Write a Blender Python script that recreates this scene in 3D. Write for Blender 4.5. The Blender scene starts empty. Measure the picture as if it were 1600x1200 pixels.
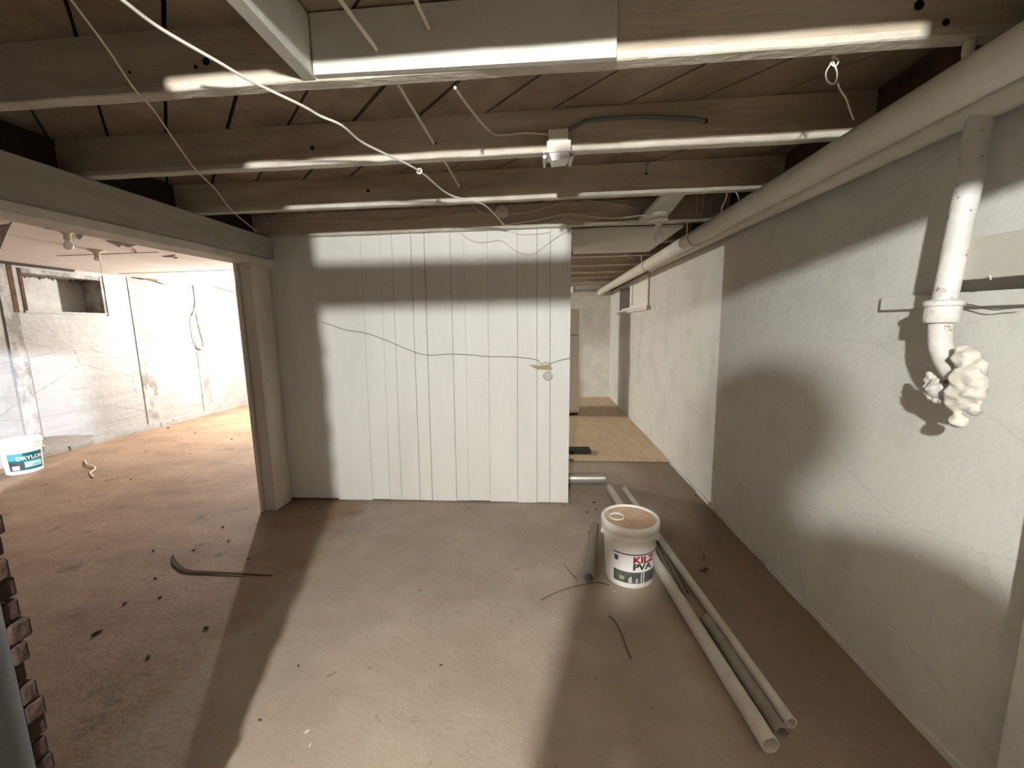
import bpy, bmesh, math, random
from mathutils import Vector, Matrix
random.seed(7)
SC = bpy.context.scene
COL = SC.collection

# ---------------------------------------------------------------- camera
YAW, PITCH, ROLL, FPX, CH = 0.0790714, -0.1397772, -0.0185034, 619.015, 1.42
def cam_axes():
    cy, sy, cp, sp = math.cos(YAW), math.sin(YAW), math.cos(PITCH), math.sin(PITCH)
    f = Vector((-sy*cp, cy*cp, sp)); r = Vector((cy, sy, 0)); u = r.cross(f)
    c, s = math.cos(ROLL), math.sin(ROLL)
    return c*r + s*u, -s*r + c*u, f
CR, CU, CF = cam_axes()
cd = bpy.data.cameras.new('camera'); cam = bpy.data.objects.new('camera', cd); COL.objects.link(cam)
cd.sensor_width = 36.0; cd.lens = FPX/1600*36.0; cd.clip_start = 0.02; cd.clip_end = 60
cam.matrix_world = Matrix(((CR.x, CU.x, -CF.x, 0), (CR.y, CU.y, -CF.y, 0), (CR.z, CU.z, -CF.z, CH), (0, 0, 0, 1)))
SC.camera = cam
# ---------------------------------------------------------------- world, lamps, exposure
w = bpy.data.worlds.new('world'); SC.world = w; w.use_nodes = True
w.node_tree.nodes['Background'].inputs[0].default_value = (0.9, 0.92, 1, 1)
w.node_tree.nodes['Background'].inputs[1].default_value = 0.002
SC.view_settings.view_transform = 'Standard'; SC.view_settings.look = 'None'
SC.view_settings.gamma = 1; SC.view_settings.use_curve_mapping = False
SC.view_settings.exposure = 0.0
def lamp(name, loc, power, color, radius):
    l = bpy.data.lights.new(name, 'POINT'); l.energy = power; l.color = color; l.shadow_soft_size = radius
    o = bpy.data.objects.new(name, l); COL.objects.link(o); o.location = loc
    return o
L1 = Vector((-0.284, -1.15, 2.03)); L2 = Vector((-4.43, 6.5, 1.98)); L3 = Vector((-2.0, -2.2, 2.03))
lamp('bulb_light_rear', L1, 520, (1.0, 0.995, 0.96), 0.035)
lamp('bulb_light_side_room', L2, 570, (1.0, 0.955, 0.89), 0.04)
lamp('bulb_light_store', L3, 6000, (0.80, 0.87, 1.0), 0.05)

# ---------------------------------------------------------------- pixel -> point on a known plane
def ray(px, py): return CR*((px-800)/FPX) - CU*((py-600)/FPX) + CF
def P(px, py, ax, val):
    d = ray(px, py); o = Vector((0, 0, CH)); t = (val - o[ax]) / d[ax]
    return o + d*t
def PX(px, py, v): return P(px, py, 0, v)
def PY(px, py, v): return P(px, py, 1, v)
def PZ(px, py, v): return P(px, py, 2, v)

# ---------------------------------------------------------------- materials
MATS = {}
def mat(name, c1, c2=None, scale=4.0, rough=0.8, bump=0.15, bscale=30.0, stretch=(1, 1, 1), c3=None, s3=1.2, t3=(0.55, 0.7),
        metallic=0.0, detail=6.0, fac=(0.35, 0.65), spec=0.3, bdist=0.01, transm=0.0, local=False):
    if name in MATS: return MATS[name]
    m = bpy.data.materials.new(name); MATS[name] = m; m.use_nodes = True
    nt = m.node_tree; N = nt.nodes; L = nt.links; b = N['Principled BSDF']
    b.inputs['Roughness'].default_value = rough; b.inputs['Metallic'].default_value = metallic
    b.inputs['Specular IOR Level'].default_value = spec
    if transm: b.inputs['Transmission Weight'].default_value = transm
    b.inputs['Base Color'].default_value = (*c1, 1)
    if c2 is None and not bump: return m
    mp = N.new('ShaderNodeMapping'); mp.inputs['Scale'].default_value = stretch
    if local:
        g = N.new('ShaderNodeTexCoord'); L.new(g.outputs['Object'], mp.inputs['Vector'])
    else:
        g = N.new('ShaderNodeNewGeometry'); L.new(g.outputs['Position'], mp.inputs['Vector'])
    if c2 is not None:
        n = N.new('ShaderNodeTexNoise'); n.inputs['Scale'].default_value = scale; n.inputs['Detail'].default_value = detail
        n.inputs['Roughness'].default_value = 0.62
        L.new(mp.outputs[0], n.inputs['Vector'])
        r = N.new('ShaderNodeValToRGB'); r.color_ramp.elements[0].position = fac[0]; r.color_ramp.elements[1].position = fac[1]
        r.color_ramp.elements[0].color = (*c2, 1); r.color_ramp.elements[1].color = (*c1, 1)
        L.new(n.outputs['Fac'], r.inputs[0]); out = r.outputs[0]
        if c3 is not None:
            n3 = N.new('ShaderNodeTexNoise'); n3.inputs['Scale'].default_value = s3; n3.inputs['Detail'].default_value = 8
            n3.inputs['Roughness'].default_value = 0.7
            L.new(mp.outputs[0], n3.inputs['Vector'])
            r3 = N.new('ShaderNodeValToRGB'); r3.color_ramp.elements[0].position = t3[0]; r3.color_ramp.elements[1].position = t3[1]
            L.new(n3.outputs['Fac'], r3.inputs[0])
            mx = N.new('ShaderNodeMix'); mx.data_type = 'RGBA'
            L.new(r3.outputs[0], mx.inputs[0]); L.new(out, mx.inputs[6]); mx.inputs[7].default_value = (*c3, 1)
            out = mx.outputs[2]
        L.new(out, b.inputs['Base Color'])
    if bump:
        nb = N.new('ShaderNodeTexNoise'); nb.inputs['Scale'].default_value = bscale; nb.inputs['Detail'].default_value = 5
        L.new(mp.outputs[0], nb.inputs['Vector'])
        bp = N.new('ShaderNodeBump'); bp.inputs['Strength'].default_value = bump; bp.inputs['Distance'].default_value = bdist
        L.new(nb.outputs['Fac'], bp.inputs['Height']); L.new(bp.outputs[0], b.inputs['Normal'])
    return m

def floor_mat():
    m = bpy.data.materials.new('concrete_floor'); m.use_nodes = True
    nt = m.node_tree; N = nt.nodes; L = nt.links; b = N['Principled BSDF']
    b.inputs['Roughness'].default_value = 0.75; b.inputs['Specular IOR Level'].default_value = 0.25
    g = N.new('ShaderNodeNewGeometry')
    def noise(s, d=6, r=0.6, st=None):
        n = N.new('ShaderNodeTexNoise'); n.inputs['Scale'].default_value = s; n.inputs['Detail'].default_value = d
        n.inputs['Roughness'].default_value = r
        if st:
            mp = N.new('ShaderNodeMapping'); mp.inputs['Scale'].default_value = st; L.new(g.outputs['Position'], mp.inputs[0]); L.new(mp.outputs[0], n.inputs['Vector'])
        else: L.new(g.outputs['Position'], n.inputs['Vector'])
        return n.outputs['Fac']
    def ramp(x, p0, p1, c0, c1):
        r = N.new('ShaderNodeValToRGB'); e = r.color_ramp.elements
        e[0].position, e[1].position = p0, p1; e[0].color = (*c0, 1); e[1].color = (*c1, 1); L.new(x, r.inputs[0]); return r.outputs[0]
    def mix(f, a, c):
        x = N.new('ShaderNodeMix'); x.data_type = 'RGBA'; L.new(f, x.inputs[0]); L.new(a, x.inputs[6])
        if isinstance(c, tuple): x.inputs[7].default_value = (*c, 1)
        else: L.new(c, x.inputs[7])
        return x.outputs[2]
    slab = ramp(noise(2.2), 0.3, 0.7, (0.28, 0.225, 0.175), (0.375, 0.31, 0.25))
    slab = mix(ramp(noise(0.9, 8, 0.7), 0.56, 0.74, (0, 0, 0), (1, 1, 1)), slab, (0.42, 0.37, 0.315))
    slab = mix(ramp(noise(14, 4, 0.6), 0.66, 0.72, (0, 0, 0), (0.8, 0.8, 0.8)), slab, (0.20, 0.145, 0.10))
    dirt = ramp(noise(1.6, 8, 0.68, (1, 1.6, 1)), 0.32, 0.68, (0.19, 0.12, 0.08), (0.32, 0.22, 0.15))
    dirt = mix(ramp(noise(5, 6, 0.65), 0.58, 0.68, (0, 0, 0), (1, 1, 1)), dirt, (0.15, 0.10, 0.07))
    # worn slab edge: the old dirty concrete lies left of the smooth slab
    sp = N.new('ShaderNodeSeparateXYZ'); L.new(g.outputs['Position'], sp.inputs[0])
    ad = N.new('ShaderNodeMath'); ad.operation = 'MULTIPLY_ADD'; L.new(noise(2.0), ad.inputs[0]); ad.inputs[1].default_value = 0.9
    L.new(sp.outputs['X'], ad.inputs[2])
    edge = ramp(ad.outputs[0], 0.0, 1.0, (1, 1, 1), (0, 0, 0))
    mr = N.new('ShaderNodeMapRange'); L.new(ad.outputs[0], mr.inputs[0]); mr.inputs[1].default_value = -1.15; mr.inputs[2].default_value = -0.95
    col = mix(mr.outputs[0], dirt, slab)
    # darker brown concrete near the right wall
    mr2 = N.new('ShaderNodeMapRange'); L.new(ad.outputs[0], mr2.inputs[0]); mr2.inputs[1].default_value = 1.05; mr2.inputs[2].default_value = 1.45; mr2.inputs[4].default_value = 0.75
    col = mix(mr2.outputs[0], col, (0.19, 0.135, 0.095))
    L.new(col, b.inputs['Base Color'])
    h = N.new('ShaderNodeMath'); h.operation = 'MULTIPLY_ADD'; L.new(noise(45, 4), h.inputs[0]); h.inputs[1].default_value = 0.25; L.new(noise(6, 8, 0.65), h.inputs[2])
    bp = N.new('ShaderNodeBump'); bp.inputs['Strength'].default_value = 0.35; bp.inputs['Distance'].default_value = 0.03
    L.new(h.outputs[0], bp.inputs['Height']); L.new(bp.outputs[0], b.inputs['Normal'])
    return m

def board_formed(name, base, dirt, pitch, bump=0.35, line_dark=0.5):
    """painted, board-formed concrete: horizontal form lines plus uneven coats"""
    m = bpy.data.materials.new(name); m.use_nodes = True; MATS[name] = m
    nt = m.node_tree; N = nt.nodes; L = nt.links; b = N['Principled BSDF']
    b.inputs['Roughness'].default_value = 0.7; b.inputs['Specular IOR Level'].default_value = 0.25
    g = N.new('ShaderNodeNewGeometry')
    n = N.new('ShaderNodeTexNoise'); n.inputs['Scale'].default_value = 2.4; n.inputs['Detail'].default_value = 9; n.inputs['Roughness'].default_value = 0.68
    L.new(g.outputs['Position'], n.inputs['Vector'])
    r = N.new('ShaderNodeValToRGB'); r.color_ramp.elements[0].position = 0.30; r.color_ramp.elements[1].position = 0.52
    r.color_ramp.elements[0].color = (*dirt, 1); r.color_ramp.elements[1].color = (*base, 1); L.new(n.outputs['Fac'], r.inputs[0])
    mp = N.new('ShaderNodeMapping'); mp.inputs['Scale'].default_value = (0.12, 0.12, 1.0); L.new(g.outputs['Position'], mp.inputs[0])
    ws = N.new('ShaderNodeTexNoise'); ws.inputs['Scale'].default_value = 1.0/pitch; ws.inputs['Detail'].default_value = 2; L.new(mp.outputs[0], ws.inputs['Vector'])
    fine = N.new('ShaderNodeTexNoise'); fine.inputs['Scale'].default_value = 22; fine.inputs['Detail'].default_value = 7; fine.inputs['Roughness'].default_value = 0.65
    L.new(g.outputs['Position'], fine.inputs['Vector'])
    # thin pits and hairlines
    vr = N.new('ShaderNodeTexVoronoi'); vr.feature = 'DISTANCE_TO_EDGE'; vr.inputs['Scale'].default_value = 1.3
    mp2 = N.new('ShaderNodeMapping'); mp2.inputs['Scale'].default_value = (0.6, 0.6, 1.7); L.new(g.outputs['Position'], mp2.inputs[0]); 
    wob = N.new('ShaderNodeMix'); wob.data_type = 'VECTOR'; wob.inputs[0].default_value = 0.06; L.new(mp2.outputs[0], wob.inputs[4]); L.new(fine.outputs['Color'], wob.inputs[5])
    L.new(wob.outputs[1], vr.inputs['Vector'])
    cr = N.new('ShaderNodeValToRGB'); cr.color_ramp.elements[0].position = 0.0; cr.color_ramp.elements[1].position = 0.006
    cr.color_ramp.elements[0].color = (line_dark,)*3 + (1,); L.new(vr.outputs['Distance'], cr.inputs[0])
    mx = N.new('ShaderNodeMix'); mx.data_type = 'RGBA'; mx.blend_type = 'MULTIPLY'; mx.inputs[0].default_value = 0.6
    L.new(r.outputs[0], mx.inputs[6]); L.new(cr.outputs[0], mx.inputs[7]); L.new(mx.outputs[2], b.inputs['Base Color'])
    a1 = N.new('ShaderNodeMath'); a1.operation = 'MULTIPLY_ADD'; L.new(fine.outputs['Fac'], a1.inputs[0]); a1.inputs[1].default_value = 0.35; L.new(ws.outputs['Fac'], a1.inputs[2])
    bp = N.new('ShaderNodeBump'); bp.inputs['Strength'].default_value = bump; bp.inputs['Distance'].default_value = 0.03
    L.new(a1.outputs[0], bp.inputs['Height']); L.new(bp.outputs[0], b.inputs['Normal'])
    return m

M_FLOOR = floor_mat()
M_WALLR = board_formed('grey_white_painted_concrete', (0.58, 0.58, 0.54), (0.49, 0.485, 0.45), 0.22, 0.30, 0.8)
M_REAR = mat('dark_low_bounce_surface', (.10, .085, .07), (.07, .055, .045), 5, .9, .3, 30)  # made-up dark tone for unseen surfaces, weakens bounced fill light
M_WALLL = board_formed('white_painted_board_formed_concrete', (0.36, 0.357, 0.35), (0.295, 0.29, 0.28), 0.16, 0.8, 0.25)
M_FARW = mat('white_flaking_far_wall', (.80, .785, .73), (.64, .62, .565), 3.5, .7, .3, 25)
M_BOARD = mat('white_painted_boards', (0.80, 0.795, 0.76), (0.74, 0.73, 0.69), 3.0, 0.55, 0.12, 40, (1, 1, 0.25))
M_JOIST = mat('whitewashed_joist_wood', (0.60, 0.515, 0.40), (0.37, 0.30, 0.215), 6, 0.8, 0.3, 40, (0.25, 1, 1.6), c3=(0.64, 0.57, 0.47), s3=1.4, t3=(0.5, 0.72))
M_JOISTP = mat('white_painted_joist_edge', (0.66, 0.62, 0.53), (0.50, 0.45, 0.37), 9, 0.75, 0.5, 60, (0.5, 1, 1), bdist=0.012)
M_SUB = mat('old_subfloor_planks', (0.38, 0.31, 0.225), (0.24, 0.185, 0.13), 4, 0.85, 0.2, 30, (1, 1, 1))
M_DARKV = mat('dark_void_wood', (0.035, 0.025, 0.018), bump=0)
M_PANEL = mat('grey_painted_panel', (0.62, 0.61, 0.55), (0.54, 0.53, 0.475), 3, 0.7, 0.1, 40)
M_BEAM = mat('grey_painted_beam', (0.43, 0.40, 0.335), (0.34, 0.30, 0.245), 5, 0.75, 0.25, 40, (1, 0.25, 1))
M_POST = mat('off_white_painted_post', (0.72, 0.67, 0.59), (0.58, 0.525, 0.45), 5, 0.75, 0.2, 40, (1, 1, 0.3))
M_POSTB = mat('rough_raw_post_edge', (0.34, 0.27, 0.20), (0.22, 0.16, 0.11), 12, 0.85, 0.6, 60)
M_PIPE = mat('cream_painted_iron_pipe', (0.66, 0.645, 0.575), (0.58, 0.56, 0.49), 5, 0.45, 0.12, 60, spec=0.4)
M_PIPEW = mat('chipped_white_painted_iron', (0.62, 0.61, 0.58), (0.50, 0.485, 0.46), 9, 0.55, 0.35, 50, c3=(0.16, 0.13, 0.11), s3=22, t3=(0.60, 0.66))
M_PVC = mat('dusty_white_pvc', (0.62, 0.595, 0.54), (0.50, 0.465, 0.41), 7, 0.5, 0.05, 30)
M_PVCG = mat('dusty_grey_pvc', (0.27, 0.25, 0.225), (0.20, 0.18, 0.155), 9, 0.55, 0.05, 30)
M_ROD = mat('dark_steel_rod', (0.16, 0.145, 0.125), (0.10, 0.085, 0.07), 20, 0.5, 0, metallic=0.3)
M_HOLE = mat('dark_hole', (0.012, 0.009, 0.007), bump=0)
M_PLAST = mat('white_bucket_plastic', (0.80, 0.78, 0.74), (0.74, 0.71, 0.66), 6, 0.38, 0.03, 30, spec=0.45)
M_LIDDIRT = mat('dusty_brown_lid', (0.50, 0.33, 0.205), (0.62, 0.47, 0.34), 14, 0.8, 0.2, 60)
M_WIRE = mat('white_cable_sheath', (0.72, 0.69, 0.62), bump=0, rough=0.5)
M_WIREB = mat('beige_cloth_cable', (0.66, 0.60, 0.50), bump=0, rough=0.7)
M_WIREG = mat('blue_grey_cable', (0.13, 0.145, 0.15), bump=0, rough=0.5)
M_WIRED = mat('thin_dark_wire', (0.10, 0.085, 0.07), bump=0, rough=0.6)
M_GALV = mat('galvanised_metal', (0.62, 0.60, 0.56), (0.50, 0.48, 0.45), 9, 0.38, 0.05, 30, metallic=0.7)
M_PORC = mat('white_porcelain', (0.82, 0.80, 0.75), bump=0, rough=0.3, spec=0.5)
M_GLASS = mat('frosted_bulb_glass', (0.88, 0.87, 0.84), bump=0, rough=0.25, spec=0.5)
M_BRICK = mat('raw_red_brown_brick', (0.055, 0.03, 0.022), (0.03, 0.018, 0.014), 18, 0.9, 0.5, 60)
M_PLY = mat('worn_plywood', (0.56, 0.44, 0.30), (0.47, 0.355, 0.235), 4, 0.7, 0.08, 30, (2.5, 0.6, 1), c3=(0.25, 0.17, 0.11), s3=7, t3=(0.68, 0.74))
M_CEILL = mat('off_white_plaster_ceiling', (0.72, 0.68, 0.635), (0.63, 0.58, 0.53), 2.0, 0.8, 0.15, 25)
M_BARE = mat('bare_brown_lath', (0.115, 0.062, 0.037), (0.06, 0.033, 0.02), 12, 0.9, 0.3, 50)
M_FRIDGE = mat('white_enamel', (0.74, 0.73, 0.68), bump=0, rough=0.35, spec=0.5)
M_BLACK = mat('black_rubber', (0.03, 0.026, 0.023), bump=0, rough=0.7)
M_FOAM = mat('cream_foam_lumps', (0.56, 0.54, 0.48), (0.44, 0.42, 0.36), 25, 0.7, 0.5, 45, bdist=0.006)
M_CARD = mat('brown_torn_paper', (0.42, 0.32, 0.23), bump=0)
M_STRIP = mat('grey_smudged_paint', (0.40, 0.39, 0.375), (0.19, 0.185, 0.175), 9, 0.75, 0.4, 30, (1, 1, 0.6), fac=(0.40, 0.60))
M_MUD = mat('brown_debris', (0.07, 0.045, 0.028), bump=0, rough=0.9)

# ---------------------------------------------------------------- mesh helpers
class MB:
    def __init__(s): s.v = []; s.f = []; s.sm = []
    def add(s, vs, fs, smooth=False):
        n = len(s.v); s.v += [Vector(q) for q in vs]; s.f += [tuple(i+n for i in f) for f in fs]; s.sm += [smooth]*len(fs); return s
    def box(s, a, b):
        (x0, y0, z0), (x1, y1, z1) = a, b
        return s.add([(x0, y0, z0), (x1, y0, z0), (x1, y1, z0), (x0, y1, z0), (x0, y0, z1), (x1, y0, z1), (x1, y1, z1), (x0, y1, z1)],
                     [(0, 3, 2, 1), (4, 5, 6, 7), (0, 1, 5, 4), (1, 2, 6, 5), (2, 3, 7, 6), (3, 0, 4, 7)])
    def prism(s, poly, off):
        """polygon (3D points) pushed along off"""
        n = len(poly); off = Vector(off); a = [Vector(q) for q in poly]; b = [q+off for q in a]
        nrm = Vector((0, 0, 0))
        for i in range(n): nrm += a[i].cross(a[(i+1) % n])
        fs = [tuple(range(n)), tuple(reversed(range(n, 2*n)))] + [(i, n+i, n+(i+1) % n, (i+1) % n) for i in range(n)]
        if nrm.dot(off) > 0: fs = [tuple(reversed(f)) for f in fs]
        return s.add(a+b, fs)
    def tube(s, pts, r, seg=8, cap=True):
        pts = [Vector(q) for q in pts]; n = len(pts); rr = r if isinstance(r, (list, tuple)) else [r]*n
        vs = []; fs = []; up = Vector((0, 0, 1)); prev = None
        for i, q in enumerate(pts):
            t = (pts[min(i+1, n-1)] - pts[max(i-1, 0)]).normalized()
            a = prev if prev is not None else (up if abs(t.z) < 0.9 else Vector((1, 0, 0)))
            a = (a - t*a.dot(t)).normalized(); prev = a; b = t.cross(a)
            for k in range(seg):
                an = 2*math.pi*k/seg; vs.append(q + (a*math.cos(an) + b*math.sin(an))*rr[i])
        for i in range(n-1):
            for k in range(seg):
                k2 = (k+1) % seg; fs.append((i*seg+k, i*seg+k2, (i+1)*seg+k2, (i+1)*seg+k))
        s.add(vs, fs, True)
        if cap:
            n0 = len(s.v) - len(vs)
            s.f += [tuple(n0+k for k in reversed(range(seg))), tuple(n0+(n-1)*seg+k for k in range(seg))]; s.sm += [False, False]
        return s
    def hollow(s, a, b, r, ri, seg=24):
        a, b = Vector(a), Vector(b); t = (b-a).normalized(); u = (Vector((0, 0, 1)) - t*t.z).normalized() if abs(t.z) < 0.95 else Vector((1, 0, 0)); v = t.cross(u)
        vs = []
        for q, R in ((a, r), (b, r), (b, ri), (a, ri)):
            vs += [q + (u*math.cos(2*math.pi*k/seg) + v*math.sin(2*math.pi*k/seg))*R for k in range(seg)]
        fs = []
        for i in range(4):
            j = (i+1) % 4
            for k in range(seg):
                k2 = (k+1) % seg; fs.append((i*seg+k, i*seg+k2, j*seg+k2, j*seg+k))
        return s.add(vs, fs, True)
    def lathe(s, c, prof, seg=40, axis=2, smooth=True):
        c = Vector(c); vs = []; fs = []; n = len(prof)
        for (r, h) in prof:
            for k in range(seg):
                a = 2*math.pi*k/seg; p = [r*math.cos(a), r*math.sin(a), h]
                if axis == 1: p = [p[0], h, p[1]]
                elif axis == 0: p = [h, p[0], p[1]]
                vs.append(c + Vector(p))
        for i in range(n-1):
            for k in range(seg):
                k2 = (k+1) % seg; q = (i*seg+k, i*seg+k2, (i+1)*seg+k2, (i+1)*seg+k); fs.append(q if axis != 1 else tuple(reversed(q)))
        return s.add(vs, fs, smooth)
    def disc(s, c, nrm, r, seg=14, th=0.002):
        c = Vector(c); t = Vector(nrm).normalized(); return s.tube([c, c+t*th], r, seg)
    def obj(s, name, m, parent=None, origin=None):
        if origin is None:
            xs = [q.x for q in s.v]; ys = [q.y for q in s.v]; zs = [q.z for q in s.v]
            origin = Vector(((min(xs)+max(xs))/2, (min(ys)+max(ys))/2, min(zs)))
        origin = Vector(origin)
        me = bpy.data.meshes.new(name); me.from_pydata([q-origin for q in s.v], [], s.f); me.update()
        me.polygons.foreach_set('use_smooth', s.sm); me.materials.append(m)
        if any(s.sm): me.set_sharp_from_angle(angle=math.radians(38))
        o = bpy.data.objects.new(name, me); COL.objects.link(o)
        if parent is not None: o.parent = parent; o.location = origin - WORLD[parent]
        else: o.location = origin
        WORLD[o] = origin
        return o
WORLD = {}
def thing(name, loc, label, cat, group=None):
    o = bpy.data.objects.new(name, None); o.empty_display_size = 0.05; COL.objects.link(o); o.location = loc; WORLD[o] = Vector(loc)
    return tag(o, label, cat, group)
def tag(o, label, cat, group=None):
    o['label'] = label; o['category'] = cat
    if group: o['group'] = group
    return o
def struct(o, label=None):
    o['kind'] = 'structure'
    if label: o['label'] = label
    return o
def smooth_path(pts, sub=5):
    pts = [Vector(q) for q in pts]; n = len(pts)
    if n < 3: return pts
    out = []
    for i in range(n-1):
        p0, p1, p2, p3 = pts[max(i-1, 0)], pts[i], pts[i+1], pts[min(i+2, n-1)]
        for k in range(sub):
            t = k/sub; out.append(0.5*((2*p1) + (p2-p0)*t + (2*p0-5*p1+4*p2-p3)*t*t + (3*p1-p0-3*p2+p3)*t**3))
    return out + [pts[-1]]
def bevel(o, wd=0.004, seg=2):
    md = o.modifiers.new('bevel', 'BEVEL'); md.width = wd; md.segments = seg; md.limit_method = 'ANGLE'; md.angle_limit = math.radians(50); return o
def cable(name, pts, r, m, label, cat='cable', group=None, sub=5):
    return tag(MB().tube(smooth_path(pts, sub), r, 7).obj(name, m), label, cat, group)
def clip_poly(poly, x0, x1, y0, y1):
    def cut(pl, f):
        out = []
        for i in range(len(pl)):
            a, b = pl[i], pl[(i+1) % len(pl)]; fa, fb = f(a), f(b)
            if fa >= 0: out.append(a)
            if (fa >= 0) != (fb >= 0):
                t = fa/(fa-fb); out.append((a[0]+(b[0]-a[0])*t, a[1]+(b[1]-a[1])*t))
        return out
    for f in (lambda p: p[0]-x0, lambda p: x1-p[0], lambda p: p[1]-y0, lambda p: y1-p[1]):
        poly = cut(poly, f)
        if len(poly) < 3: return []
    return poly

# ================================================================ the setting
XR, XL, YP, YF, ZJ, ZS = 1.314, -5.94, 3.077, 7.93, 2.146, 2.311
YB = -3.5
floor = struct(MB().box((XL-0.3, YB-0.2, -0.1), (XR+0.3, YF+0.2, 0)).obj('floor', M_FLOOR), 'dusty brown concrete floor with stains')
# right wall with a high window opening towards the hall end
wy0, wy1, wz0, wz1 = 5.09, 7.02, 1.635, 2.06
mb = MB()
mb.box((XR, 0.30, 0), (XR+0.3, wy0, ZS+0.05)); mb.box((XR, wy1, 0), (XR+0.3, YF, ZS+0.05))
mb.box((XR, wy0, 0), (XR+0.3, wy1, wz0)); mb.box((XR, wy0, wz1), (XR+0.3, wy1, ZS+0.05))
wall_right = struct(mb.obj('wall_right', M_WALLR), 'grey white painted concrete side wall')
struct(MB().box((XL-0.3, YF, 0), (-1.2, YF+0.2, ZS+0.05)).obj('wall_far_side_room', mat('grey_bounce_tuned_wall', (.38, .36, .33), (.30, .28, .25), 4, .8, .2, 30)), 'unseen end wall of the side room, greyed to tune bounced light')  # unseen stretch split off, its grey sets how much light bounces
wall_far = struct(MB().box((-1.199, YF, 0), (XR+0.3, YF+0.2, ZS+0.05)).obj('wall_far', M_FARW), 'white far end wall of the hall')
# left wall of the side room with window recess
ly0, ly1, lz0, lz1 = 4.19, 5.06, 1.70, 2.205
mb = MB()
mb.box((XL-0.3, 3.45, 0), (XL, ly0, ZS)); mb.box((XL-0.3, ly1, 0), (XL, YF, ZS))
mb.box((XL-0.3, ly0, 0), (XL, ly1, lz0)); mb.box((XL-0.3, ly0, lz1), (XL, ly1, ZS))
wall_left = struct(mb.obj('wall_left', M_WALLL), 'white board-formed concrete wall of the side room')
struct(MB().box((XL-0.3, YB, 0), (XL, 3.4495, ZS)).obj('wall_left_unseen', M_REAR), 'unseen part of the side room wall, dark to cut bounced light')  # out-of-view stretch, dark only to reduce fill light
for (px0, px1, wdt) in ((18, 42, 0), (216, 238, 0), (308, 322, 0)):
    y0 = PX(px0, 560, XL).y; y1 = PX(px1, 560, XL).y
    struct(MB().box((XL, y0, 0.06), (XL+0.012, y1, 2.245)).obj('furring_strip', M_STRIP, wall_left))
# ragged skim along the foot of the left wall
mb = MB(); rnd = random.Random(3); yy = 3.2
while yy < 7.9:
    L_ = rnd.uniform(0.12, 0.4); mb.prism([(XL, yy, 0), (XL, yy+L_, 0), (XL, yy+L_, rnd.uniform(.03, .08)), (XL, yy+L_*.5, rnd.uniform(.05, .1)), (XL, yy, rnd.uniform(.02, .07))], (rnd.uniform(.012, .03), 0, 0)); yy += L_*0.98
mb.obj('wall_foot_skim', M_WALLL, wall_left)
# rear room around the camera (unseen surfaces behind the photographer, darkened to cut bounce)
struct(MB().box((XL-0.3, YB-0.2, 0), (XR+0.3, YB, ZS+0.05)).obj('wall_rear', M_REAR), 'unseen wall behind the camera, dark to cut bounced light')
struct(MB().box((-1.45, YB, 0), (-1.30, 0.30, ZS+0.05)).obj('wall_lamp_block', M_REAR), 'added wall keeping the store lamp out of the rear room')  # added to stop the store lamp shining through the camera opening
struct(MB().box((XR, YB, 0), (XR+0.3, 0.2995, ZS+0.05)).obj('wall_rear_side', M_REAR), 'unseen side wall behind the camera, dark to cut bounced light')  # separate dark section, weakens light bounced off this wall
struct(MB().box((-1.30, YB, 0.0005), (XR, 0.18, 0.006)).obj('floor_rear', M_REAR), 'added dark floor sheet behind the camera, cuts bounced light')  # added over the concrete to absorb light under the rear bulb
# front cross wall: painted brick pier beside the camera, opening further left shaped to crop the store lamp's light
dx0, dx1, dz = -3.84, -3.43, 1.715
mb = MB()
mb.box((-3.43, 0.30, 0), (-0.87, 0.515, ZS+0.05)); mb.box((XL, 0.30, 0), (dx0, 0.515, ZS+0.05)); mb.box((dx0, 0.30, dz), (dx1, 0.515, ZS+0.05))
wall_front = struct(mb.obj('wall_front', mat('dull_grey_painted_brick', (.10, .105, .108), (.08, .082, .083), 6, .8, .3, 30)), 'painted brick cross wall ending in a pier')
rnd = random.Random(5); z = 0.02
MB().box((-1.05, 0.5151, 0), (-0.880, 0.526, 2.1)).obj('mortar', M_BARE, wall_front)
while z < 2.1:
    hgt = 0.0335; dxx = rnd.uniform(-0.004, 0.008); dyy = rnd.uniform(0.0, 0.012)
    bevel(MB().box((-1.08+rnd.uniform(0, .05), 0.5152, z), (-0.874+dxx, 0.533+dyy, z+hgt)).obj('brick', M_BRICK, wall_front), 0.004)
    z += 0.0375
# right pilaster and the lintel over the opening the camera stands in
struct(MB().box((1.252, 0.55, 0), (XR, 1.042, ZS)).obj('trim_1', M_WALLR), 'painted pilaster on the side wall')
struct(MB().box((-0.87, 0.30, 1.880), (XR, 0.42, 2.000)).obj('trim_2', M_POST), 'painted lintel over the opening')
struct(MB().box((-0.10, 0.30, 2.001), (0.559, 0.42, 2.083)).obj('trim_4', M_POST), 'second board on the lintel')
struct(MB().box((-1.02, 0.18, 0), (-0.796, 0.2995, ZS)).obj('trim_5', M_POST), 'rough door frame on the pier')
struct(MB().box((0.56, 0.30, 2.001), (XR, 0.42, ZS-.002)).obj('trim_3', M_POST), 'boarded infill above the lintel')

# ---- ceiling: backing, diagonal planks, joists
ceiling = struct(MB().box((XL-0.3, YB-0.2, 2.36), (XR+0.3, YF+0.2, 2.44)).obj('ceiling', M_DARKV), 'open joist ceiling with diagonal subfloor planks')
d45 = Vector((-1, 1.0)).normalized(); nrm = Vector((1, 1.0)).normalized()
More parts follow.
